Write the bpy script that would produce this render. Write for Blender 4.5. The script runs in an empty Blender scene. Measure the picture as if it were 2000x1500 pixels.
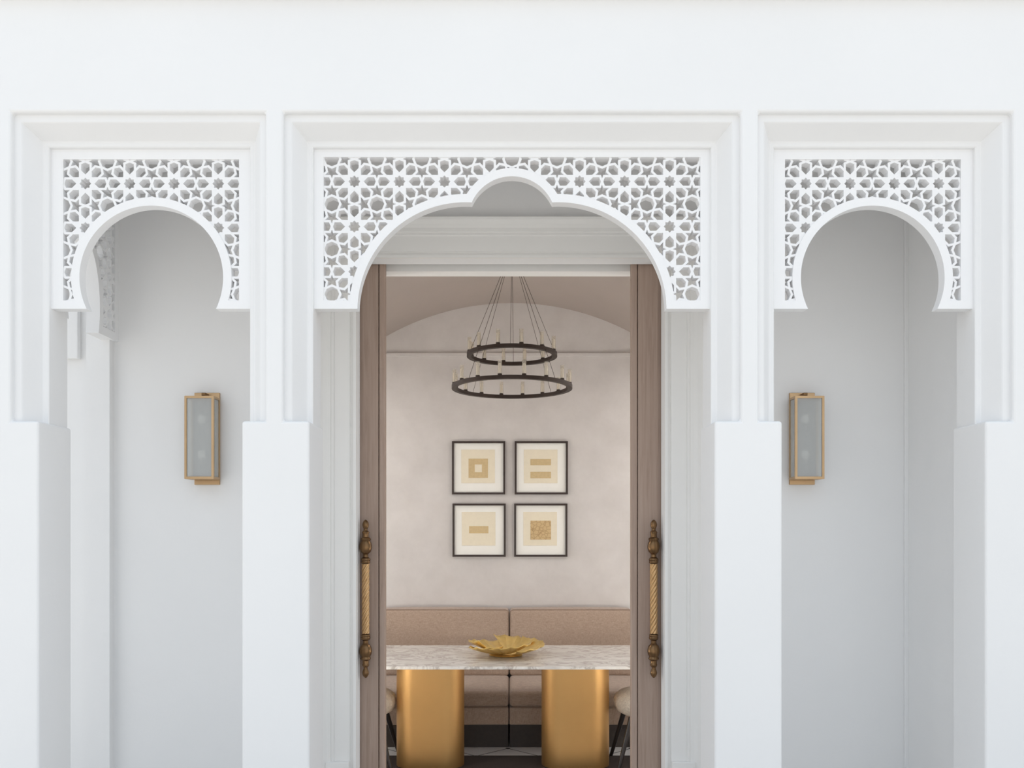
import bpy, bmesh, math, random
from mathutils import Vector, Matrix
from mathutils.geometry import delaunay_2d_cdt
random.seed(4)
PI = math.pi
scene = bpy.context.scene
COL = scene.collection

# ------------------------------------------------------------------ camera, sky, exposure
EYE = 1.62
cam_d = bpy.data.cameras.new('camera')
cam = bpy.data.objects.new('camera', cam_d); COL.objects.link(cam)
cam.location = (0, 0, EYE); cam.rotation_euler = (PI/2, 0, 0)
cam_d.sensor_width = 36.0; cam_d.lens = 36.0*1600/2000
cam_d.shift_y = 0.14; cam_d.clip_start = 0.05
scene.camera = cam

world = bpy.data.worlds.new('sky'); scene.world = world; world.use_nodes = True
nt = world.node_tree; nt.nodes.clear()
w_out = nt.nodes.new('ShaderNodeOutputWorld'); w_bg = nt.nodes.new('ShaderNodeBackground')
w_tc = nt.nodes.new('ShaderNodeTexCoord'); w_sep = nt.nodes.new('ShaderNodeSeparateXYZ')
w_rmp = nt.nodes.new('ShaderNodeValToRGB')
w_rmp.color_ramp.elements[0].position = 0.0; w_rmp.color_ramp.elements[0].color = (0.95, 0.98, 1.0, 1)
w_rmp.color_ramp.elements[1].position = 0.9; w_rmp.color_ramp.elements[1].color = (0.73, 0.85, 1.0, 1)
nt.links.new(w_tc.outputs['Generated'], w_sep.inputs[0]); nt.links.new(w_sep.outputs['Z'], w_rmp.inputs[0])
nt.links.new(w_rmp.outputs[0], w_bg.inputs[0]); nt.links.new(w_bg.outputs[0], w_out.inputs[0])
w_bg.inputs[1].default_value = 0.76
sun_d = bpy.data.lights.new('sun', 'SUN'); sun_d.energy = 2.9; sun_d.angle = math.radians(.6); sun_d.color = (1.0, .95, .88)
sun = bpy.data.objects.new('sun', sun_d); COL.objects.link(sun); sun.rotation_euler = (math.radians(-(90-68)), 0, 0)   # stands behind the house: the facade is in shade

vs = scene.view_settings
vs.view_transform = 'Standard'; vs.look = 'None'; vs.gamma = 1.0; vs.use_curve_mapping = False
vs.exposure = 0.61
scene.cycles.use_denoising = True
scene.cycles.max_bounces = 10; scene.cycles.diffuse_bounces = 6; scene.cycles.transparent_max_bounces = 12

# ------------------------------------------------------------------ materials
def lin(c):
    return tuple((v/255/12.92 if v/255 <= .04045 else ((v/255+.055)/1.055)**2.4) for v in c) + (1,)
class N:
    def __init__(self, name):
        self.m = bpy.data.materials.new(name); self.m.use_nodes = True
        self.t = self.m.node_tree; self.b = self.t.nodes['Principled BSDF']
    def add(self, kind, **kw):
        n = self.t.nodes.new(kind)
        for k, v in kw.items(): setattr(n, k, v)
        return n
    def link(self, a, b): self.t.links.new(a, b)
    def coords(self, scale=(1, 1, 1)):
        tc = self.add('ShaderNodeTexCoord'); mp = self.add('ShaderNodeMapping')
        mp.inputs['Scale'].default_value = scale; self.link(tc.outputs['Object'], mp.inputs[0]); return mp.outputs[0]
    def noise(self, scale, detail=4, rough=.55, vec=None, dist=0):
        n = self.add('ShaderNodeTexNoise'); n.inputs['Scale'].default_value = scale
        n.inputs['Detail'].default_value = detail; n.inputs['Roughness'].default_value = rough
        n.inputs['Distortion'].default_value = dist
        self.link(vec if vec is not None else self.coords(), n.inputs['Vector']); return n.outputs[0]
    def ramp(self, fac, stops):
        r = self.add('ShaderNodeValToRGB'); e = r.color_ramp.elements
        while len(e) < len(stops): e.new(.5)
        for i, (p, c) in enumerate(stops): e[i].position = p; e[i].color = c
        self.link(fac, r.inputs[0]); return r.outputs[0]
    def bump(self, h, strength=.1, dist=.01):
        b = self.add('ShaderNodeBump'); b.inputs['Strength'].default_value = strength; b.inputs['Distance'].default_value = dist
        self.link(h, b.inputs['Height']); self.link(b.outputs[0], self.b.inputs['Normal'])
    def set(self, **kw):
        for k, v in kw.items(): self.b.inputs[k.replace('_', ' ')].default_value = v
        return self
M = {}
def plain(name, c, rough=.6, metal=0, var=.06, scale=6, bump=0, bscale=60, bdist=.004):
    n = N(name); c = c if len(c) == 4 else lin(c)
    lo = tuple(v*(1-var) for v in c[:3])+(1,); hi = tuple(min(1, v*(1+var)) for v in c[:3])+(1,)
    n.link(n.ramp(n.noise(scale), [(.3, lo), (.7, hi)]), n.b.inputs['Base Color'])
    n.set(Roughness=rough, Metallic=metal)
    if bump: n.bump(n.noise(bscale, 6), bump, bdist)
    M[name] = n.m; return n
plain('stucco', (.81, .81, .81, 1), .85, var=.012, scale=1.3, bump=.12, bscale=45)
plain('screen_white', (.84, .84, .845, 1), .7, var=.008, scale=3, bump=.05, bscale=60)
plain('trim_paint', (.80, .79, .77, 1), .5, var=.012, scale=3)
plain('stone_ground', (.54, .515, .48, 1), .8, var=.06, scale=1.5)
plain('porch_ceiling', (.74, .735, .73, 1), .85, var=.01)
n = plain('room_plaster', (.64, .595, .565, 1), .7, var=.05, scale=2.2, bump=.1, bscale=14)
v = n.noise(3.2, 8, .65)
n.link(n.ramp(v, [(.25, (.575, .540, .520, 1)), (.5, (.63, .595, .575, 1)), (.75, (.68, .645, .625, 1))]), n.b.inputs['Base Color'])
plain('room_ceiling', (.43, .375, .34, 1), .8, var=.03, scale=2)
# wood with vertical grain
n = N('oak_taupe'); vec = n.coords((30, 30, 1.2))
n.link(n.ramp(n.noise(2.2, 7, .6, vec, .6), [(.25, lin((150, 128, 114))), (.5, lin((166, 144, 130))), (.8, lin((176, 156, 142)))]), n.b.inputs['Base Color'])
n.set(Roughness=.55); n.bump(n.noise(3, 6, .6, n.coords((60, 60, 1.5))), .12, .003); M['oak'] = n.m
plain('brass_satin', lin((190, 160, 124)), .36, 1, var=.06, scale=9)
n = plain('brass_brushed', lin((200, 158, 102)), .44, 1, var=.05, scale=3)
n.bump(n.noise(2, 5, .6, n.coords((3, 3, 220))), .08, .002)
n.b.inputs['Anisotropic'].default_value = .4
plain('brass_antique', lin((122, 95, 67)), .30, 1, var=.18, scale=25, bump=.15, bscale=90)
plain('brass_rope', lin((196, 160, 116)), .36, 1, var=.1, scale=30)
plain('gold_leaf', lin((228, 196, 124)), .38, .7, var=.08, scale=18, bump=.25, bscale=26)
plain('bronze_dark', lin((58, 46, 40)), .5, .5, var=.15, scale=20)
plain('leg_black', lin((30, 24, 22)), .35, 0, var=.1)
plain('rug_brown', lin((44, 33, 29)), .95, 0, var=.2, scale=80, bump=.5, bscale=200)
plain('plinth_dark', lin((54, 46, 41)), .6, 0, var=.12, scale=40)
plain('floor_marble', lin((205, 202, 200)), .3, 0, var=.03, scale=5)
plain('inlay_black', lin((40, 34, 32)), .4, 0)
plain('frame_dark', lin((52, 38, 32)), .45, 0, var=.15, scale=30)
plain('mat_board', lin((242, 240, 234)), .8, 0, var=.01)
plain('art_paper', lin((232, 222, 200)), .8, 0, var=.02, scale=30)
plain('art_gold', lin((204, 180, 136)), .5, 0.1, var=.06, scale=60)
n = plain('art_gold_crinkled', lin((192, 158, 106)), .5, 0.1, var=.12, scale=40)
vo = n.add('ShaderNodeTexVoronoi'); vo.feature = 'DISTANCE_TO_EDGE'; vo.inputs['Scale'].default_value = 32
n.link(n.coords(), vo.inputs['Vector'])
n.link(n.ramp(vo.outputs['Distance'], [(.0, lin((170, 138, 94))), (.10, lin((204, 176, 130)))]), n.b.inputs['Base Color'])
# fabrics
def fabric(name, c, c2):
    n = N(name)
    a = n.noise(1, 3, .6, n.coords((420, 420, 40))); b = n.noise(1, 3, .6, n.coords((40, 40, 420)))
    mx = n.add('ShaderNodeMath', operation='ADD'); n.link(a, mx.inputs[0]); n.link(b, mx.inputs[1])
    hf = n.add('ShaderNodeMath', operation='MULTIPLY'); hf.inputs[1].default_value = .5; n.link(mx.outputs[0], hf.inputs[0])
    n.link(n.ramp(hf.outputs[0], [(.36, lin(c2)), (.62, lin(c))]), n.b.inputs['Base Color'])
    n.set(Roughness=.95); n.bump(hf.outputs[0], .25, .003); n.b.inputs['Sheen Weight'].default_value = .25
    M[name] = n.m
fabric('linen', (186, 164, 146), (150, 128, 112))
plain('piping', lin((140, 118, 102)), .9)
n = plain('boucle', lin((214, 202, 186)), .95, 0, var=.1, scale=70, bump=.9, bscale=75, bdist=.012)
# marble
n = N('marble'); vec = n.coords((1.1, 2.2, 1))
v1 = n.noise(2.6, 9, .62, vec, 1.6)
c1 = n.ramp(v1, [(.30, lin((196, 190, 184))), (.44, lin((226, 222, 216))), (.495, lin((178, 170, 163))), (.54, lin((220, 216, 210))), (.75, lin((234, 231, 226)))])
n.link(c1, n.b.inputs['Base Color']); n.set(Roughness=.22); M['marble'] = n.m
# frosted lamp glass
n = N('lamp_glass'); n.set(Base_Color=(.80, .81, .81, 1), Roughness=.18)
tr = n.add('ShaderNodeBsdfTransparent'); tr.inputs[0].default_value = (.9, .91, .9, 1); mix = n.add('ShaderNodeMixShader'); mix.inputs[0].default_value = .34
mo = n.t.nodes['Material Output']; n.link(tr.outputs[0], mix.inputs[1]); n.link(n.b.outputs[0], mix.inputs[2]); n.link(mix.outputs[0], mo.inputs[0]); M['lamp_glass'] = n.m
n = N('candle_glass'); n.set(Base_Color=lin((232, 224, 212)), Roughness=.25)
tr = n.add('ShaderNodeBsdfTransparent'); tr.inputs[0].default_value = (.95, .94, .92, 1); mix = n.add('ShaderNodeMixShader'); mix.inputs[0].default_value = .20
mo = n.t.nodes['Material Output']; n.link(tr.outputs[0], mix.inputs[1]); n.link(n.b.outputs[0], mix.inputs[2]); n.link(mix.outputs[0], mo.inputs[0]); M['candle_glass'] = n.m
plain('candle_white', lin((250, 244, 234)), .6)
plain('lamp_back', lin((150, 146, 140)), .5)
plain('bulb_white', lin((235, 232, 226)), .3)
plain('cable', lin((70, 58, 50)), .5, .4)

# ------------------------------------------------------------------ mesh helpers
class MB:
    def __init__(self): self.v = []; self.f = []
    def add(self, vs, fs):
        o = len(self.v); self.v += [tuple(p) for p in vs]; self.f += [tuple(i+o for i in f) for f in fs]; return self
    def box(self, x0, x1, y0, y1, z0, z1):
        x0, x1 = min(x0, x1), max(x0, x1); y0, y1 = min(y0, y1), max(y0, y1); z0, z1 = min(z0, z1), max(z0, z1)
        return self.add([(x0,y0,z0),(x1,y0,z0),(x1,y1,z0),(x0,y1,z0),(x0,y0,z1),(x1,y0,z1),(x1,y1,z1),(x0,y1,z1)],
                        [(0,3,2,1),(4,5,6,7),(0,1,5,4),(1,2,6,5),(2,3,7,6),(3,0,4,7)])
    def prism_xz(self, poly, y0, y1):          # polygon in the XZ plane pushed along Y
        n = len(poly)
        return self.add([(x, y0, z) for x, z in poly]+[(x, y1, z) for x, z in poly],
                        [tuple(range(n)), tuple(range(2*n-1, n-1, -1))]+[(i, i+n, (i+1) % n+n, (i+1) % n) for i in range(n)])
    def prism_xy(self, poly, z0, z1):
        n = len(poly)
        return self.add([(x, y, z0) for x, y in poly]+[(x, y, z1) for x, y in poly],
                        [tuple(range(n-1, -1, -1)), tuple(range(n, 2*n))]+[(i, (i+1) % n, (i+1) % n+n, i+n) for i in range(n)])
    def lathe(self, prof, seg=28, c=(0, 0, 0), cap=True):   # profile (r, z), axis Z
        vs = []
        for r, z in prof:
            for k in range(seg):
                a = 2*PI*k/seg; vs.append((c[0]+r*math.cos(a), c[1]+r*math.sin(a), c[2]+z))
        fs = []
        for i in range(len(prof)-1):
            for k in range(seg):
                k2 = (k+1) % seg; fs.append((i*seg+k, i*seg+k2, (i+1)*seg+k2, (i+1)*seg+k))
        if cap: fs += [tuple(range(seg-1, -1, -1)), tuple(range((len(prof)-1)*seg, len(prof)*seg))]
        return self.add(vs, fs)
    def tube(self, pts, r, seg=8, closed=False):
        pts = [Vector(p) for p in pts]; n = len(pts); rs = r if isinstance(r, (list, tuple)) else [r]*n
        vs = []; prev = None
        for i, p in enumerate(pts):
            if closed: t = pts[(i+1) % n]-pts[i-1]
            else: t = pts[min(i+1, n-1)]-pts[max(i-1, 0)]
            t.normalize()
            if prev is None:
                a = Vector((0, 0, 1)) if abs(t.z) < .9 else Vector((1, 0, 0)); u = t.cross(a).normalized()
            else: u = (prev - t*prev.dot(t)).normalized()
            prev = u; w = t.cross(u)
            for k in range(seg):
                g = 2*PI*k/seg; vs.append(p+(u*math.cos(g)+w*math.sin(g))*rs[i])
        fs = []
        for i in range(n if closed else n-1):
            j = (i+1) % n
            for k in range(seg): k2 = (k+1) % seg; fs.append((i*seg+k, j*seg+k, j*seg+k2, i*seg+k2))
        if not closed: fs += [tuple(range(seg)), tuple(range(n*seg-1, (n-1)*seg-1, -1))]
        return self.add(vs, fs)
    def rbox(self, x0, x1, y0, y1, z0, z1, r, n=8, bulge=0, faces='xyz'):   # rounded cushion
        h = Vector(((x1-x0)/2, (y1-y0)/2, (z1-z0)/2)); c = Vector(((x0+x1)/2, (y0+y1)/2, (z0+z1)/2))
        r = min(r, h.x*.99, h.y*.99, h.z*.99)
        idx = {}; vs = []; fs = []
        m = 4                                           # rounding steps at each end
        def ticks(half):
            inner = half-r
            e = [-half + r*(1-math.cos(PI/2*k/m))*0 + r*k/m for k in range(m)]
            mid = [-inner+2*inner*k/n for k in range(n+1)]
            return e+mid+[-q for q in reversed(e)]
        T = [ticks(h.x), ticks(h.y), ticks(h.z)]; L = [len(t)-1 for t in T]
        def vert(i, j, k):
            key = (i, j, k)
            if key in idx: return idx[key]
            p = Vector((T[0][i], T[1][j], T[2][k]))
            core = Vector((max(-h.x+r, min(h.x-r, p.x)), max(-h.y+r, min(h.y-r, p.y)), max(-h.z+r, min(h.z-r, p.z))))
            d = p-core
            if d.length > 1e-9: p = core+d.normalized()*r
            q = (p.x/h.x, p.y/h.y, p.z/h.z)
            b = [bulge*(1-q[1]**2)*(1-q[2]**2), bulge*(1-q[0]**4)*(1-q[2]**2), bulge*(1-q[0]**4)*(1-q[1]**2)]
            for ax in range(3):
                if 'xyz'[ax] in faces: p[ax] += b[ax]*q[ax]
            idx[key] = len(vs); vs.append(p+c); return idx[key]
        for ax in range(3):
            a, b = [q for q in range(3) if q != ax]
            for side in (0, L[ax]):
                for i in range(L[a]):
                    for j in range(L[b]):
                        def g(ii, jj):
                            t = [0, 0, 0]; t[ax] = side; t[a] = ii; t[b] = jj; return vert(*t)
                        q = (g(i, j), g(i+1, j), g(i+1, j+1), g(i, j+1)); fs.append(q)
        return self.add(vs, fs)
    def build(self, name, mat, parent=None, smooth=0, bevel=0, seg=2, loc=None):
        me = bpy.data.meshes.new(name); me.from_pydata(self.v, [], self.f); me.validate()
        bm = bmesh.new(); bm.from_mesh(me); bmesh.ops.recalc_face_normals(bm, faces=bm.faces); bm.to_mesh(me); bm.free()
        me.materials.append(M[mat])
        if smooth:
            me.polygons.foreach_set('use_smooth', [True]*len(me.polygons)); me.set_sharp_from_angle(angle=math.radians(smooth))
        o = bpy.data.objects.new(name, me); COL.objects.link(o)
        if parent is not None: o.parent = parent
        if loc: o.location = loc
        if bevel:
            b = o.modifiers.new('soft_edges', 'BEVEL'); b.width = bevel; b.segments = seg; b.limit_method = 'ANGLE'; b.angle_limit = math.radians(40)
            b.harden_normals = False
        return o
def thing(name, label, cat, group=None, loc=(0, 0, 0)):
    o = bpy.data.objects.new(name, None); COL.objects.link(o); o.location = loc; o.empty_display_size = .1
    o['label'] = label; o['category'] = cat
    if group: o['group'] = group
    return o
def tag(o, label, cat, group=None):
    o['label'] = label; o['category'] = cat
    if group: o['group'] = group
    return o
def struct(o, label=None):
    o['kind'] = 'structure'
    if label: o['label'] = label
    return o
def copy_tree(o, parent=None):
    c = o.copy(); COL.objects.link(c); c.parent = parent
    for ch in list(o.children): copy_tree(ch, c)
    return c

def u_sweep(mb, prof, c, W, T, B, sgn, y):
    """profile (u, d) swept up, across and down round an opening: u measured inwards (sgn=-1) or outwards (+1), d back from y"""
    vs = []; n = len(prof)
    for u, d in prof:
        w = W+sgn*u; t = T+sgn*u
        vs += [(c-w, y+d, B), (c-w, y+d, t), (c+w, y+d, t), (c+w, y+d, B)]
    fs = []
    for i in range(n):
        j = (i+1) % n
        for k in range(3): fs.append((i*4+k, i*4+k+1, j*4+k+1, j*4+k))
    fs += [tuple(i*4 for i in range(n)), tuple(i*4+3 for i in reversed(range(n)))]
    return mb.add(vs, fs)

def plate(loops, quads, keep, to3, d0, d1):
    """flat plate: constraint loops + strap quads triangulated together, kept where keep(point, in_strap), pushed from d0 to d1"""
    vs = []; es = []; fs = []
    for lp in loops:
        o = len(vs); vs += [Vector(p) for p in lp]; es += [(o+i, o+(i+1) % len(lp)) for i in range(len(lp))]
    for q in quads:
        o = len(vs); vs += [Vector(p) for p in q]; fs.append(tuple(range(o, o+4)))
    V, E, F, ov, oe, of = delaunay_2d_cdt(vs, es, fs, 0, 1e-6)
    tri = []
    for f, src in zip(F, of):
        c = sum((V[i] for i in f), Vector((0, 0)))/len(f)
        if keep(c, bool(src)): tri.append(tuple(f))
    used = sorted({i for f in tri for i in f}); mp = {v: k for k, v in enumerate(used)}; n = len(used)
    mb = MB(); v3 = [to3(V[i].x, V[i].y, d0) for i in used]+[to3(V[i].x, V[i].y, d1) for i in used]
    out = []; cnt = {}
    for f in tri:
        g = [mp[i] for i in f]; out.append(tuple(g)); out.append(tuple(i+n for i in reversed(g)))
        for a, b in zip(g, g[1:]+g[:1]): cnt[(a, b)] = 1
    for (a, b) in cnt:
        if (b, a) not in cnt: out.append((b, a, a+n, b+n))
    mb.add(v3, out); return mb
def circle(cx, cy, r, n=120, rx=None):
    return [(cx+(rx or r)*math.cos(2*PI*k/n), cy+r*math.sin(2*PI*k/n)) for k in range(n)]
def rect(x0, x1, z0, z1): return [(x0, z0), (x1, z0), (x1, z1), (x0, z1)]

def star_straps(x0, x1, z0, z1, sx, sz, P, hw):
    """strap quads of the eight-fold star pattern (stars on a square grid, octagons between them)"""
    unit = []; a = .12; d = a*math.sqrt(2); e = .455
    for s in (-1, 1):
        for t in (-1, 1):                       # petal sides stop at the star outline
            unit += [((t*.0497, s*a), (t*e, s*a)), ((s*a, t*.0497), (s*a, t*e))]
            for (dx, dy) in ((1, 1), (1, -1)):
                n0 = Vector((dx, dy)).normalized(); m0 = Vector((-n0.y, n0.x))*s*a
                unit.append((tuple(m0+n0*t*.0497), tuple(m0+n0*t*.431)))
        for t in (-1, 1):
            unit += [((s*e, t*a), (s*.5, 0)), ((t*a, s*e), (0, s*.5))]
            unit += [((s*.39, t*.22), (s*.365, t*.365)), ((s*.22, t*.39), (s*.365, t*.365))]
    for k in range(8):
        g, h = PI/4*k, PI/4*(k+1); r = .19
        unit.append(((.5+r*math.cos(g), .5+r*math.sin(g)), (.5+r*math.cos(h), .5+r*math.sin(h))))
    out = []
    for i in range(-8, 9):
        for j in range(-8, 9):
            ox, oz = sx+i*P, sz+j*P
            if ox+P*1.3 < x0 or ox-P*1.3 > x1 or oz+P*1.3 < z0 or oz-P*1.3 > z1: continue
            for (p, q) in unit:
                A = Vector((ox+p[0]*P, oz+p[1]*P)); B = Vector((ox+q[0]*P, oz+q[1]*P))
                if max(A.x, B.x) < x0 or min(A.x, B.x) > x1 or max(A.y, B.y) < z0 or min(A.y, B.y) > z1: continue
                t = (B-A).normalized(); m = Vector((-t.y, t.x))*hw; A -= t*hw*.75; B += t*hw*.75
                out.append([A-m, B-m, B+m, A+m])
            for q in range(8):                  # solid webs between star and petals
                ca, sa = math.cos(PI/4*q), math.sin(PI/4*q)
                out.append([Vector((ox+(x*ca-z*sa)*P, oz+(x*sa+z*ca)*P)) for x, z in ((.12, .0497), (.17, 0), (.29, .12), (.12, .12))])
    return out

# ------------------------------------------------------------------ the setting: facade
Y0, YB = 3.404, 3.66                       # front face and back face of the arcade wall
ZP = 2.062                                 # top of the lower pillar blocks
OP = [(-1.554, .5287, -1.5457, .4223), (0, .951, 0, .8425), (1.554, .5287, 1.5457, .4223)]
T_OUT = 3.3465
poly = [(-2.29, 0)]
for c, hu, cl, hl in OP:
    poly += [(cl-hl, 0), (cl-hl, ZP), (c-hu, ZP), (c-hu, T_OUT), (c+hu, T_OUT), (c+hu, ZP), (cl+hl, ZP), (cl+hl, 0)]
poly += [(6.0, 0), (6.0, 3.83), (-2.29, 3.83)]
wf = struct(MB().prism_xz(poly, Y0, YB).build('wall_front', 'stucco', bevel=.011, seg=3), 'white stucco arcade wall with three arched openings')
PROF = [(-.004, .026), (.028, .026), (.032, .030), (.074, .102), (.079, .106), (.094, .106), (.098, .110), (.098, YB-Y0-.004), (-.004, YB-Y0-.004)]
for c, hu, cl, hl in OP:
    u_sweep(MB(), PROF, c, hu, T_OUT, ZP-.01, -1, Y0).build('stepped_moulding', 'stucco', wf)
struct(MB().box(-2.34, 6.05, Y0-.05, 4.6, 3.815, 3.95).build('trim_1', 'stucco', bevel=.008), 'white coping along the top of the arcade wall')
# porch
YW = 4.30                                  # plaster face of the wall behind the arcade
struct(MB().box(-2.29, 6.0, YB, 4.4, 3.52, 3.7).build('ceiling_porch', 'porch_ceiling'))
DC, DH, DT = -.008, .8063, 3.0286          # doorway
def door_poly(x0, x1, half, top, ztop):
    return [(x0, 0), (DC-half, 0), (DC-half, top), (DC+half, top), (DC+half, 0), (x1, 0), (x1, ztop), (x0, ztop)]
struct(MB().prism_xz(door_poly(-2.72, 6.0, DH, DT, 3.75), YW, 4.385).build('wall_back', 'stucco'), 'white plaster wall behind the arcade with a wide doorway')
struct(MB().prism_xz(door_poly(-2.6, 2.6, DH+.05, 3.0135, 3.75), 4.46, 4.55).build('wall_room_front', 'trim_paint'))
struct(MB().box(2.076, 2.4, YB, YW, 0, 3.6).build('wall_right', 'stucco', bevel=.004), 'white plaster side wall at the right end of the porch')
struct(MB().box(2.056, 2.078, YW-.012, YW, 0, 3.52).build('trim_2', 'stucco', bevel=.003))
struct(MB().box(-2.21, -2.088, 4.25, YW, 0, 2.592).box(-2.21, -2.135, 4.25, YW, 2.592, 3.52).build('wall_left', 'stucco'), 'white plaster pilaster below the side arch')
struct(MB().box(-2.72, -2.262, YW-.035, YW, 2.50, 3.52).build('trim_3', 'stucco', bevel=.004))
# ground and roof masses
struct(MB().box(-40, 40, -50, 4.385, -.2, 0).build('ground', 'stone_ground'), 'pale stone paving in front of the arcade')
struct(MB().box(-40, 40, 4.385, 30, -.2, -.02).build('ground_beyond', 'stone_ground'))

# ------------------------------------------------------------------ carved arch screens
YS, YS2 = 3.53, 3.58
def xz3(x, z, d): return (x, d, z)
def build_screen(label, c, half, top, arch, lat, sx, sz, P, to3, d0, d1, bottom=2.562, hw=.0048, hidden=False):
    """arch(x, z, extra) says whether a point lies in the arch void grown by extra"""
    L0, L1, B0, T0 = lat
    t = thing('arch_screen', label, 'arch screen', 'pierced arch screens')
    def loops_arch(extra): return arch(None, None, extra)
    R = rect(c-half, c+half, bottom, top); LR = rect(L0, L1, B0, T0)
    band = .036
    def in_lat(p): return L0 < p.x < L1 and B0 < p.y < T0 and not arch(p.x, p.y, band)
    plate([R, LR]+loops_arch(0)+loops_arch(band), [], lambda p, s: c-half < p.x < c+half and bottom < p.y < top and not arch(p.x, p.y, 0) and not in_lat(p)
          and not (arch(p.x, p.y, band) and L0 < p.x < L1 and p.y > B0), to3, d0, d1).build('surround', 'screen_white', t, smooth=25)
    plate([R, LR]+loops_arch(0)+loops_arch(band), [], lambda p, s: L0 < p.x < L1 and B0 < p.y and arch(p.x, p.y, band) and not arch(p.x, p.y, 0),
          to3, d0, d1).build('arch_band', 'screen_white', t, smooth=25)
    straps = star_straps(L0-.01, L1+.01, B0-.01, T0+.01, sx, sz, P, hw)
    e = .002 if d1 > d0 else -.002; sg = 1 if d1 > d0 else -1
    plate([rect(L0-.002, L1+.002, B0-.002, T0+.002)]+loops_arch(band-.002), straps,
          lambda p, s: s and L0-.002 < p.x < L1+.002 and B0-.002 < p.y < T0+.002 and not arch(p.x, p.y, band-.002), to3, d0+sg*.005, d1-sg*.004).build('star_lattice', 'screen_white', t)
    return t
def centre_arch(x, z, ex):
    C = [(-.2, 2.555, .466), (.2, 2.555, .466), (0, 2.943, .19)]
    if x is None: return [circle(a, b, r+ex, 180) for a, b, r in C]+[[(-.2, 2.5), (-.2, 2.9), (.2, 2.9), (.2, 2.5)]]
    return any((x-a)**2+(z-b)**2 < ((r+ex)*.99995)**2 for a, b, r in C) or (abs(x) < .2 and z < 2.9)
build_screen('wide white pierced screen with a three-lobed arch over the doorway', 0, .857, 3.2515, centre_arch,
             (-.812, .812, 2.598, 3.216), .0972, 3.1128, .1944, xz3, YS, YS2)
def horseshoe(cx, cz, r, rx=None):
    k = (rx or r)/r
    def f(x, z, ex):
        if x is None: return [circle(cx, cz, r+ex, 150, (rx or r)+ex)]
        return ((x-cx)/((rx or r)+ex))**2+((z-cz)/(r+ex))**2 < .9999 and (z > 2.5)
    return f
for s, lab in ((-1, 'white pierced horseshoe arch screen left of the doorway, in front of the left lantern'),
               (1, 'white pierced horseshoe arch screen right of the doorway, in front of the right lantern')):
    build_screen(lab, s*1.5545, .4335, 3.2515, horseshoe(s*1.5545, 2.697, .3097),
                 (s*1.5555-.379, s*1.5555+.379, 2.598, 3.206), s*1.5545+.0956, 3.1035, .1912, xz3, YS, YS2)
# screen across the porch end, at right angles to the facade
XS, XS2 = -2.065, -2.13
build_screen('shaded pierced arch screen at the porch end, seen edge-on through the left arch', 3.98, .322, 3.53, horseshoe(3.955, 2.716, .31, .150),
             (3.70, 4.262, 2.635, 3.20), 4.02, 3.10, .1912, lambda a, b, d: (d, a, b), XS, XS2, bottom=2.592)

# ------------------------------------------------------------------ doorway
cas = MB(); CP = [(0, 0), (0, -.022), (.016, -.022), (.018, -.012), (.030, -.012), (.034, -.022), (.112, -.022), (.116, -.030), (.128, -.030), (.131, -.036),
                  (.150, -.038), (.168, -.046), (.186, -.060), (.198, -.064), (.203, -.06), (.203, 0)]
u_sweep(cas, CP, DC, DH, DT, 0, 1, YW)
dtrim = struct(cas.build('trim_4', 'trim_paint'), 'off-white moulded casing round the doorway')
for s in (-1, 1):
    MB().box(DC+s*(DH+.034), DC+s*(DH+.155), YW-.050, YW-.001, 0, .40).build('plinth_block', 'trim_paint', dtrim, bevel=.004)
# pocket doors
def lathe_knob(up):
    g = 1 if up else -1
    p = [(.010, .0), (.0235, .004), (.0255, .010), (.0235, .016), (.0265, .022), (.024, .030), (.015, .036), (.0135, .050), (.018, .056), (.027, .064), (.0325, .080), (.034, .094),
         (.031, .110), (.024, .122), (.027, .128), (.029, .133), (.026, .138), (.0175, .143), (.0165, .160), (.0195, .166), (.0175, .172), (.011, .178), (.0105, .188)]
    return [(r, g*z) for r, z in p]
def finial(up):
    g = 1 if up else -1
    p = [(.0105, .186), (.0145, .194), (.0175, .204), (.0175, .213), (.0135, .224), (.006, .233), (.0, .236)]
    return [(r, g*z) for r, z in p]
def pull_handle(parent, x, y):
    zc = EYE-138.5/365; half = .185
    h = bpy.data.objects.new('pull_handle', None); COL.objects.link(h); h.parent = parent; h.empty_display_size = .05
    seg, rows, lobes = 48, 200, 6
    vs = []; fs = []
    for i in range(rows+1):
        z = -half+2*half*i/rows
        for k in range(seg):
            a = 2*PI*k/seg; r = .0150+.0058*abs(math.cos(lobes/2*(a-z*36)))**.8
            vs.append((x+r*math.cos(a), y+r*math.sin(a), zc+z))
    for i in range(rows):
        for k in range(seg): k2 = (k+1) % seg; fs.append((i*seg+k, i*seg+k2, (i+1)*seg+k2, (i+1)*seg+k))
    MB().add(vs, fs).build('twisted_rod', 'brass_rope', h, smooth=60)['label'] = 'twisted brass rod'
    for up in (True, False):
        zz = zc+(half if up else -half)
        MB().lathe(lathe_knob(up), 32, (x, y, zz)).build('turned_knob', 'brass_antique', h, smooth=35)
        MB().lathe(finial(up), 24, (x, y, zz)).build('finial', 'brass_antique', h, smooth=50)
        zb = zz+(.092 if up else -.092)
        MB().tube([(x, y, zb), (x, 4.401, zb)], .012, 14).build('mounting_post', 'brass_antique', h, smooth=40)
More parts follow.
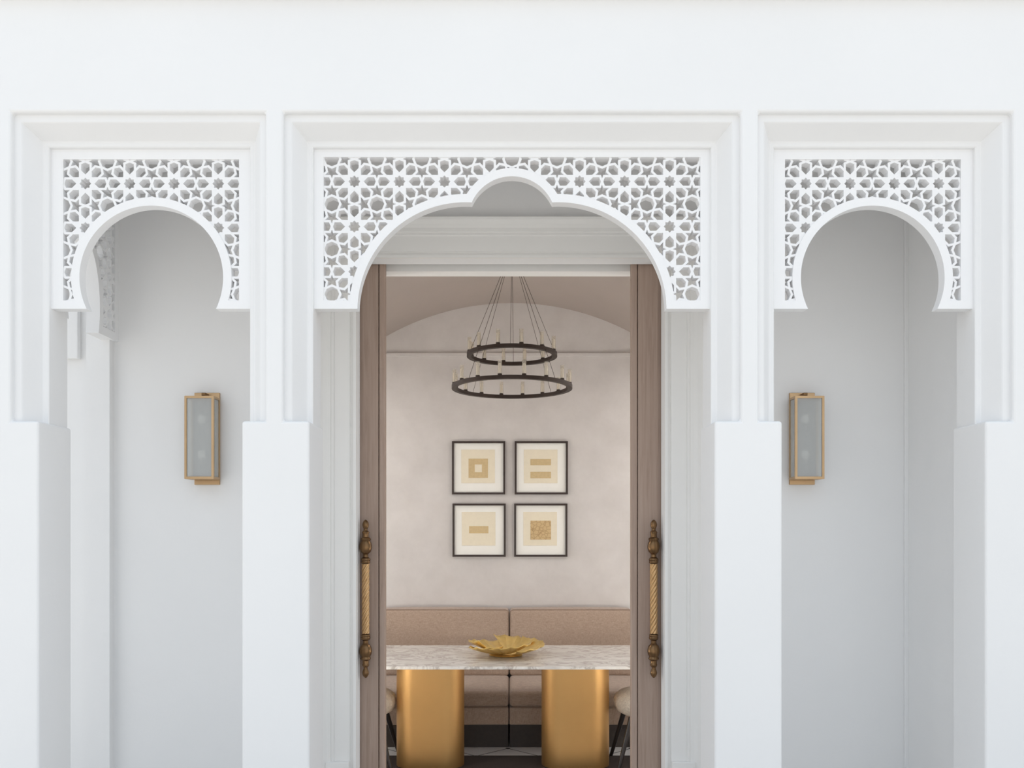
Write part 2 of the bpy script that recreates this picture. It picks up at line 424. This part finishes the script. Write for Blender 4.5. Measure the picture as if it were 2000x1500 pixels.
for s, edge, hx, lab in ((-1, -.682, -.778, 'left taupe timber pocket door with twisted brass pull handle'), (1, .641, .753, 'right taupe timber pocket door with twisted brass pull handle')):
    d = bpy.data.objects.new('door_1' if s < 0 else 'door_2', None); COL.objects.link(d); struct(d, lab); d['category'] = 'door'
    a = s*abs(edge)
    MB().box(a-s*-.036, a+s*.62, 4.405, 4.445, .01, 3.05).build('door_panel', 'oak', d, bevel=.003)
    MB().box(a, a+s*.032, 4.400, 4.450, .01, 3.05).build('edge_strip', 'oak', d, bevel=.006, seg=3)
    MB().box(a+s*.142, a+s*.146, 4.4035, 4.406, .01, 3.05).build('stile_line', 'oak', d)
    pull_handle(d, hx, 4.352)

# ------------------------------------------------------------------ dining room shell
YR, XR = 6.92, 2.3
DOWN = 4.0
LOW = 27
# unseen side walls; tall openings added to let daylight into the room
def side_wall(s, name):
    o = MB()
    a, b = s*XR, s*(XR+.2)
    o.box(a, b, 4.55, 4.75, 0, 3.7).box(a, b, 6.7, 7.2, 0, 3.7).box(a, b, 4.75, 6.7, 0, .15).box(a, b, 4.75, 6.7, 2.9, 3.7)
    return struct(o.build(name, 'room_plaster'))
side_wall(-1, 'wall_room_left'); side_wall(1, 'wall_room_right')
for i, s in enumerate((-1, 1)):
    w = bpy.data.objects.new('window_%d' % (i+1), None); COL.objects.link(w); struct(w)
    f = MB(); a, b = s*(XR+.05), s*(XR+.11)
    f.box(a, b, 4.75, 4.8, .15, 2.9).box(a, b, 6.65, 6.7, .15, 2.9).box(a, b, 4.8, 6.65, .15, .2).box(a, b, 4.8, 6.65, 2.85, 2.9).box(a, b, 5.7, 5.75, .2, 2.85)
    f.build('window_frame', 'trim_paint', w)
    ld = bpy.data.lights.new('window_portal', 'AREA'); ld.shape = 'RECTANGLE'; ld.size = 1.95; ld.size_y = 2.75; ld.cycles.is_portal = True
    lo = bpy.data.objects.new('window_portal', ld); COL.objects.link(lo); lo.location = (s*(XR+.2), 5.725, 1.525); lo.rotation_euler = (PI/2, 0, PI/2*s)
rb = struct(MB().box(-XR-.2, XR+.2, YR, YR+.2, 0, 3.075).build('wall_room_back', 'room_plaster'), 'beige polished plaster wall with four framed prints')
struct(MB().box(-XR-.2, XR+.2, YR+.018, YR+.2, 3.075, 3.75).build('wall_room_lunette', 'room_plaster'))
struct(MB().box(-XR, XR, YR-.012, YR+.03, 3.062, 3.092).build('trim_5', 'room_plaster', bevel=.004))
# unseen fill lamps added in the flat strips beside the vault, brightening the room
for s in (-1, 1):
    for yy, wh in ((4.80, 'nearest the doorway'), (5.55, 'beside the chandelier'), (6.30, 'nearest the sofa')):
        dl = thing('downlight', 'round recessed downlight %s of the vault, %s' % ('left' if s < 0 else 'right', wh), 'ceiling light', 'recessed downlights beside the vault', (s*1.75, yy, 3.085))
        MB().lathe([(.055, -.004), (.075, -.004), (.075, .002), (.055, .002), (.055, -.004)], 28, cap=False).build('trim_ring', 'trim_paint', dl, smooth=40)
        ld = bpy.data.lights.new('downlight_lamp', 'AREA'); ld.shape = 'DISK'; ld.size = .11; ld.energy = DOWN; ld.color = (1, .96, .92); ld.spread = math.radians(170)
        lo = bpy.data.objects.new('downlight_lamp', ld); COL.objects.link(lo); lo.parent = dl; lo.location = (0, 0, -.006)
# unseen fill lights added low beside the doorway to brighten sofa and table underside
for s in (-1, 1):
    wl = thing('wall_light', 'small cylinder wall light inside the room, %s of the doorway' % ('left' if s < 0 else 'right'), 'wall lamp', 'inner wall lights', (s*1.45, 4.55, .78))
    MB().box(-.05, .05, 0, .015, -.08, .08).build('back_plate', 'brass_satin', wl, bevel=.002)
    MB().lathe([(.05, -.1), (.05, .1), (.046, .1), (.046, -.1), (.05, -.1)], 24, (0, .09, 0), cap=False).build('shade', 'lamp_glass', wl, smooth=30)
    MB().box(-.008, .008, .015, .045, -.008, .008).build('bracket', 'brass_satin', wl)
    ld = bpy.data.lights.new('wall_light_bulb', 'POINT'); ld.energy = LOW; ld.shadow_soft_size = .03; ld.color = (1, .95, .9)
    lo = bpy.data.objects.new('wall_light_bulb', ld); COL.objects.link(lo); lo.parent = wl; lo.location = (0, .09, 0)
# vaulted ceiling
HV, RV = 1.30, 2.15; ZA = 3.52
pts = []
am = math.asin(HV/RV)
arc = [(RV*math.sin(-am+2*am*k/40), ZA-RV+RV*math.cos(-am+2*am*k/40)) for k in range(41)]
ring = [(-XR-.2, 3.085)]+arc+[(XR+.2, 3.085), (XR+.2, 3.75), (-XR-.2, 3.75)]
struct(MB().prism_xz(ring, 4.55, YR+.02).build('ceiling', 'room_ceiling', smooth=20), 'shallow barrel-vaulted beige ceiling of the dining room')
fl = struct(MB().box(-XR, XR, 4.385, YR, -.02, 0).build('floor', 'floor_marble'), 'pale stone floor with thin dark inlaid lines')
prev = None
k = 0
for row in range(2):
    for i in range(-8, 9):
        x = -.03+i*.225; y = (6.0 if i % 2 == 0 else 5.80)-row*.0
        if row == 1: y = 5.60 if i % 2 == 0 else 5.80
        p = Vector((x, y, .0005))
        if i > -8:
            t = (p-prev).normalized(); m = Vector((-t.y, t.x, 0))*.0035
            MB().add([prev-m, p-m, p+m, prev+m, prev-m+Vector((0, 0, .0006)), p-m+Vector((0, 0, .0006)), p+m+Vector((0, 0, .0006)), prev+m+Vector((0, 0, .0006))],
                     [(0, 3, 2, 1), (4, 5, 6, 7), (0, 1, 5, 4), (1, 2, 6, 5), (2, 3, 7, 6), (3, 0, 4, 7)]).build('inlay_line', 'inlay_black', fl)
        if row == 0:
            MB().lathe([(.016, 0), (.016, .0016)], 8, (x, y, 0)).build('inlay_dot', 'inlay_black', fl)
        prev = p
tag(MB().box(-1.75, 1.75, 5.22, 5.785, 0.0, .010).build('rug', 'rug_brown', bevel=.003), 'dark brown flat rug under the marble table', 'rug')

# ------------------------------------------------------------------ banquette sofa
def banquette(x0, x1, label):
    t = thing('banquette_sofa', label, 'sofa', 'banquette units along the back wall', ((x0+x1)/2, 6.4, 0))
    ox, oy = (x0+x1)/2, 6.4
    def L(mb): mb.v = [(p[0]-ox, p[1]-oy, p[2]) for p in mb.v]; return mb
    L(MB().box(x0+.006, x1-.006, 6.035, YR-.03, 0, .166)).build('plinth', 'plinth_dark', t, bevel=.003)
    L(MB().rbox(x0+.003, x1-.003, 6.022, YR-.03, .166, .296, .012, 6)).build('base', 'linen', t, smooth=50)
    seat = L(MB().rbox(x0+.002, x1-.002, 6.012, 6.72, .297, .413, .032, 10, .006, 'z')).build('seat_cushion', 'linen', t, smooth=60)
    zz = .300
    L(MB().tube([(x0+.02, 6.022, zz), (x0+.06, 6.011, zz), (x1-.06, 6.011, zz), (x1-.02, 6.022, zz)], .004, 8)).build('piping', 'piping', seat, smooth=60)
    b = MB().rbox(x0+.004, x1-.004, 6.665, 6.87, .41, .945, .024, 10, .014, 'yz')
    b.v = [(p[0], p[1]+(p[2]-.41)*.07, p[2]) for p in b.v]
    back = L(b).build('back_cushion', 'linen', t, smooth=60)
    pts = []; r = .026
    for (cx, cz, a0) in ((x1-.008-r, .943-r, 0), (x0+.008+r, .943-r, PI/2), (x0+.008+r, .414+r, PI), (x1-.008-r, .414+r, 1.5*PI)):
        for k in range(6):
            a = a0+PI/2*k/5; z = cz+r*math.sin(a); pts.append((cx+r*math.cos(a)-ox, 6.676+(z-.41)*.07-oy, z))
    MB().tube(pts, .0045, 8, True).build('piping', 'piping', back, smooth=60)
    return t
banquette(-1.075, -.022, 'left unit of the beige linen banquette sofa behind the marble table')
banquette(-.022, .992, 'right unit of the beige linen banquette sofa behind the marble table')

# ------------------------------------------------------------------ table, bowl, chairs
tb = thing('dining_table', 'white veined marble dining table on two brushed brass pedestals', 'table', None, (-.062, 5.58, 0))
MB().box(-1.02, 1.02, 5.118-5.58, 6.045-5.58, .731, .75).build('tabletop', 'marble', tb, bevel=.003)['label'] = 'white marble tabletop with grey veins'
def stadium(cx, w, d, seg=24):
    r = d/2; f = w/2-r; p = []
    for k in range(seg+1): a = -PI/2+PI*k/seg; p.append((cx+f+r*math.cos(a), r*math.sin(a)))
    for k in range(seg+1): a = PI/2+PI*k/seg; p.append((cx-f+r*math.cos(a), r*math.sin(a)))
    return p
for cx in (-.493, .493):
    MB().prism_xy(stadium(cx, .46, .25), .010, .731).build('pedestal', 'brass_brushed', tb, smooth=30)['label'] = 'rounded brushed brass pedestal'
bw = thing('leaf_bowl', 'shallow gold bowl of overlapping folded leaves on the marble table', 'bowl', None, (-.042, 5.565, .75))
MB().lathe([(.0, .0), (.09, .0), (.115, .006), (.10, .012), (.0, .010)], 28, cap=False).build('bowl_base', 'gold_leaf', bw, smooth=60)
for k in range(7):
    a0 = 2*PI*k/7+.35; nu, nv = 12, 10; vs = []; fs = []
    rmax = (.270, .262, .280, .255, .275, .265, .272)[k]; lift = (.062, .07, .05, .074, .058, .068, .055)[k]
    for i in range(nv+1):
        t = i/nv
        for j in range(nu+1):
            u = j/nu*2-1
            edge = 1-.12*abs(u)**2.4
            r = .03+(rmax*edge-.03)*t
            ang = a0+u*(.72*(.55+.45*t))
            fold = .016*t*abs(((j/nu*4) % 1)*2-1)
            z = .010+lift*t**1.7+fold+.016*u*t+.004*(k % 2)
            vs.append((r*math.cos(ang), r*math.sin(ang), z))
    for i in range(nv):
        for j in range(nu): q = i*(nu+1)+j; fs.append((q, q+1, q+nu+2, q+nu+1))
    o = MB().add(vs, fs).build('leaf', 'gold_leaf', bw, smooth=25)
    sm = o.modifiers.new('thickness', 'SOLIDIFY'); sm.thickness = .0025
def chair(label, x, y, rz):
    t = thing('dining_chair', label, 'chair', 'boucle chairs at the table ends', (x, y, 0)); t.rotation_euler[2] = rz
    vs = []                                # built facing +X, back at -X
    MB().lathe([(0, .345), (.12, .345), (.19, .352), (.235, .375), (.255, .41), (.26, .44), (.25, .475), (.22, .50), (.15, .512), (0, .516)], 36, cap=False).build('seat', 'boucle', t, smooth=70)
    b = MB(); seg = 20; pr = []
    for i in range(seg+1):
        a = PI*.62+PI*.76*i/seg
        ring = []
        for k in range(12):
            g = 2*PI*k/12; rr = .275+.032*math.cos(g); z = .66+.13*math.sin(g)
            ring.append((rr*math.cos(a), rr*math.sin(a), z))
        pr += ring
    fs = [(i*12+k, (i+1)*12+k, (i+1)*12+(k+1) % 12, i*12+(k+1) % 12) for i in range(seg) for k in range(12)]
    fs += [tuple(range(12)), tuple(range(seg*12+11, seg*12-1, -1))]
    b.add(pr, fs).build('backrest', 'boucle', t, smooth=70)
    for sy in (-1, 1):
        MB().tube([(.16, sy*.15, .36), (.255, sy*.195, .010)], [.019, .012], 14).build('leg', 'leg_black', t, smooth=50)
        MB().tube([(-.16, sy*.15, .36), (-.24, sy*.195, .010)], [.019, .012], 14).build('leg', 'leg_black', t, smooth=50)
        MB().tube([(-.20, sy*.15, .40), (-.24, sy*.14, .60)], .012, 10).build('back_post', 'leg_black', t, smooth=50)
    return t
chair('cream boucle chair with dark legs at the right end of the table', .952, 5.58, PI)
chair('cream boucle chair with dark legs at the left end of the table', -1.048, 5.58, 0)

# ------------------------------------------------------------------ framed prints
def print_frame(px, py, label, art):
    S = 231.2; w = 103.5/S/2; x = (px-1000)/S; z = EYE+(1030-py)/S
    t = thing('framed_print', label, 'picture', 'four square framed prints', (x, YR, z))
    f = MB(); e = .016
    f.box(-w, -w+e, -.03, 0, -w, w).box(w-e, w, -.03, 0, -w, w).box(-w+e, w-e, -.03, 0, w-e, w).box(-w+e, w-e, -.03, 0, -w, -w+e)
    f.build('frame', 'frame_dark', t)
    MB().box(-w+e, w-e, -.012, -.002, -w+e, w-e).build('mat_board', 'mat_board', t)
    p = .142
    MB().rbox(-p-.005, p-.005, -.0145, -.0115, -p+.012, p+.012, .0014, 2).build('art_paper', 'art_paper', t)
    for (x0, x1, z0, z1, m) in art:
        MB().box(x0, x1, -.0158, -.0140, z0, z1).build('gold_shape', m, t)
g = 'art_gold'
print_frame(935, 914, 'framed print of a gold square with a pale square hole', [(-.085, .078, .028, .077, g), (-.085, .078, -.085, -.037, g), (-.085, -.033, -.037, .028, g), (.028, .078, -.037, .028, g)])
print_frame(1057, 914, 'framed print of two stacked gold bars', [(-.092, .082, .022, .074, g), (-.092, .082, -.088, -.034, g)])
print_frame(936, 1035.5, 'framed print of a single gold bar', [(-.085, .078, -.026, .034, g)])
print_frame(1056, 1035.5, 'framed print of a crinkled gold square', [(-.087, .086, -.080, .080, 'art_gold_crinkled')])

# ------------------------------------------------------------------ chandelier
ch = thing('chandelier', 'two-tier dark ring chandelier with glass candle tubes on thin cables', 'chandelier', None, (0, 5.58, 2.56))
def ring_mesh(r, t, h, z):
    return MB().lathe([(r-t, z), (r, z), (r, z+h), (r-t, z+h), (r-t, z)], 96, cap=False)
HUB = 3.47-2.56
for r, z, n, off, name in ((.308, .221, 12, 12, 'upper_ring'), (.410, 0, 16, 11.25, 'lower_ring')):
    rg = ring_mesh(r, .030, .024, z).build(name, 'bronze_dark', ch, smooth=30)
    for k in range(n):
        a = math.radians(off+360/n*k-90); rm = r-.015; cx, cy = rm*math.cos(a), rm*math.sin(a)
        zz = z+.024
        MB().lathe([(.0145, 0), (.0145, .010), (.011, .012)], 12, (cx, cy, zz)).build('candle_cup', 'bronze_dark', rg, smooth=40)
        MB().lathe([(.0092, .010), (.0092, .072), (.004, .078)], 12, (cx, cy, zz)).build('candle_sleeve', 'candle_white', rg, smooth=40)
        MB().lathe([(.0135, .010), (.0135, .098), (.0120, .098), (.0120, .012)], 16, (cx, cy, zz), cap=False).build('glass_tube', 'candle_glass', rg, smooth=40)
for r, z, offs in ((.293, .245, (-92, -2, 88, 178)), (.395, .024, (-45, 45, 135, 225))):
    for a in offs:
        a = math.radians(a); MB().tube([(r*math.cos(a), r*math.sin(a), z), (.02*math.cos(a), .02*math.sin(a), HUB)], .0016, 6).build('cable', 'cable', ch)
MB().lathe([(.0, HUB-.015), (.06, HUB-.01), (.065, HUB+.03), (0, HUB+.03)], 24, cap=False).build('ceiling_rose', 'bronze_dark', ch, smooth=30)

# ------------------------------------------------------------------ wall lanterns
def lantern(cx, label):
    t = thing('wall_lantern', label, 'wall lamp', 'pair of brass wall lanterns', (cx, YW, 2.08))
    MB().box(-.066, .066, -.014, 0, 1.843-2.08, 2.324-2.08).build('back_plate', 'brass_satin', t, bevel=.002)
    z0, z1 = 1.868-2.08, 2.291-2.08; x0, x1 = -.0747, .0747; y0, y1 = -.122, -.028; e = .0115
    f = MB()
    for xx in (x0, x1-e):
        for yy in (y0, y1-e): f.box(xx, xx+e, yy, yy+e, z0, z1)
    for zz in (z0, z1-e):
        f.box(x0+e, x1-e, y0, y0+e, zz, zz+e).box(x0+e, x1-e, y1-e, y1, zz, zz+e)
        f.box(x0, x0+e, y0+e, y1-e, zz, zz+e).box(x1-e, x1, y0+e, y1-e, zz, zz+e)
    f.build('frame', 'brass_satin', t)
    MB().box(x0+.002, x1-.002, y0+.002, y1-.002, z1-.004, z1+.001).build('top_cap', 'brass_satin', t)
    MB().box(x0+e, x1-e, y1-.004, y1-.001, z0+e, z1-e).build('rear_panel', 'lamp_back', t)
    MB().box(x0+.002, x1-.002, y0+.002, y1-.002, z0-.001, z0+.004).build('bottom_cap', 'brass_satin', t)
    MB().box(x0+e, x1-e, y0+.004, y0+.007, z0+e, z1-e).build('front_pane', 'lamp_glass', t)
    for xx in (x0+.004, x1-.007): MB().box(xx, xx+.003, y0+e, y1-e, z0+e, z1-e).build('side_pane', 'lamp_glass', t)
    MB().box(-.011, .011, -.062, -.014, z1+.012, z1+.026).box(-.011, .011, -.062, -.046, z1, z1+.012).build('hanger_arm', 'brass_antique', t, bevel=.002)
    for zz in (.10, -.085):
        b = MB().lathe([(0, -.026), (.016, -.02), (.021, 0), (.016, .02), (0, .026)], 16, (-.005, -.07, zz), cap=False).build('bulb', 'bulb_white', t, smooth=60)
        MB().tube([(-.005, -.07, zz), (-.005, y1-.003, zz)], .009, 10).build('bulb_socket', 'brass_satin', t, smooth=40)
lantern(-1.5965, 'brass framed frosted glass wall lantern left of the doorway')
lantern(1.519, 'brass framed frosted glass wall lantern right of the doorway')
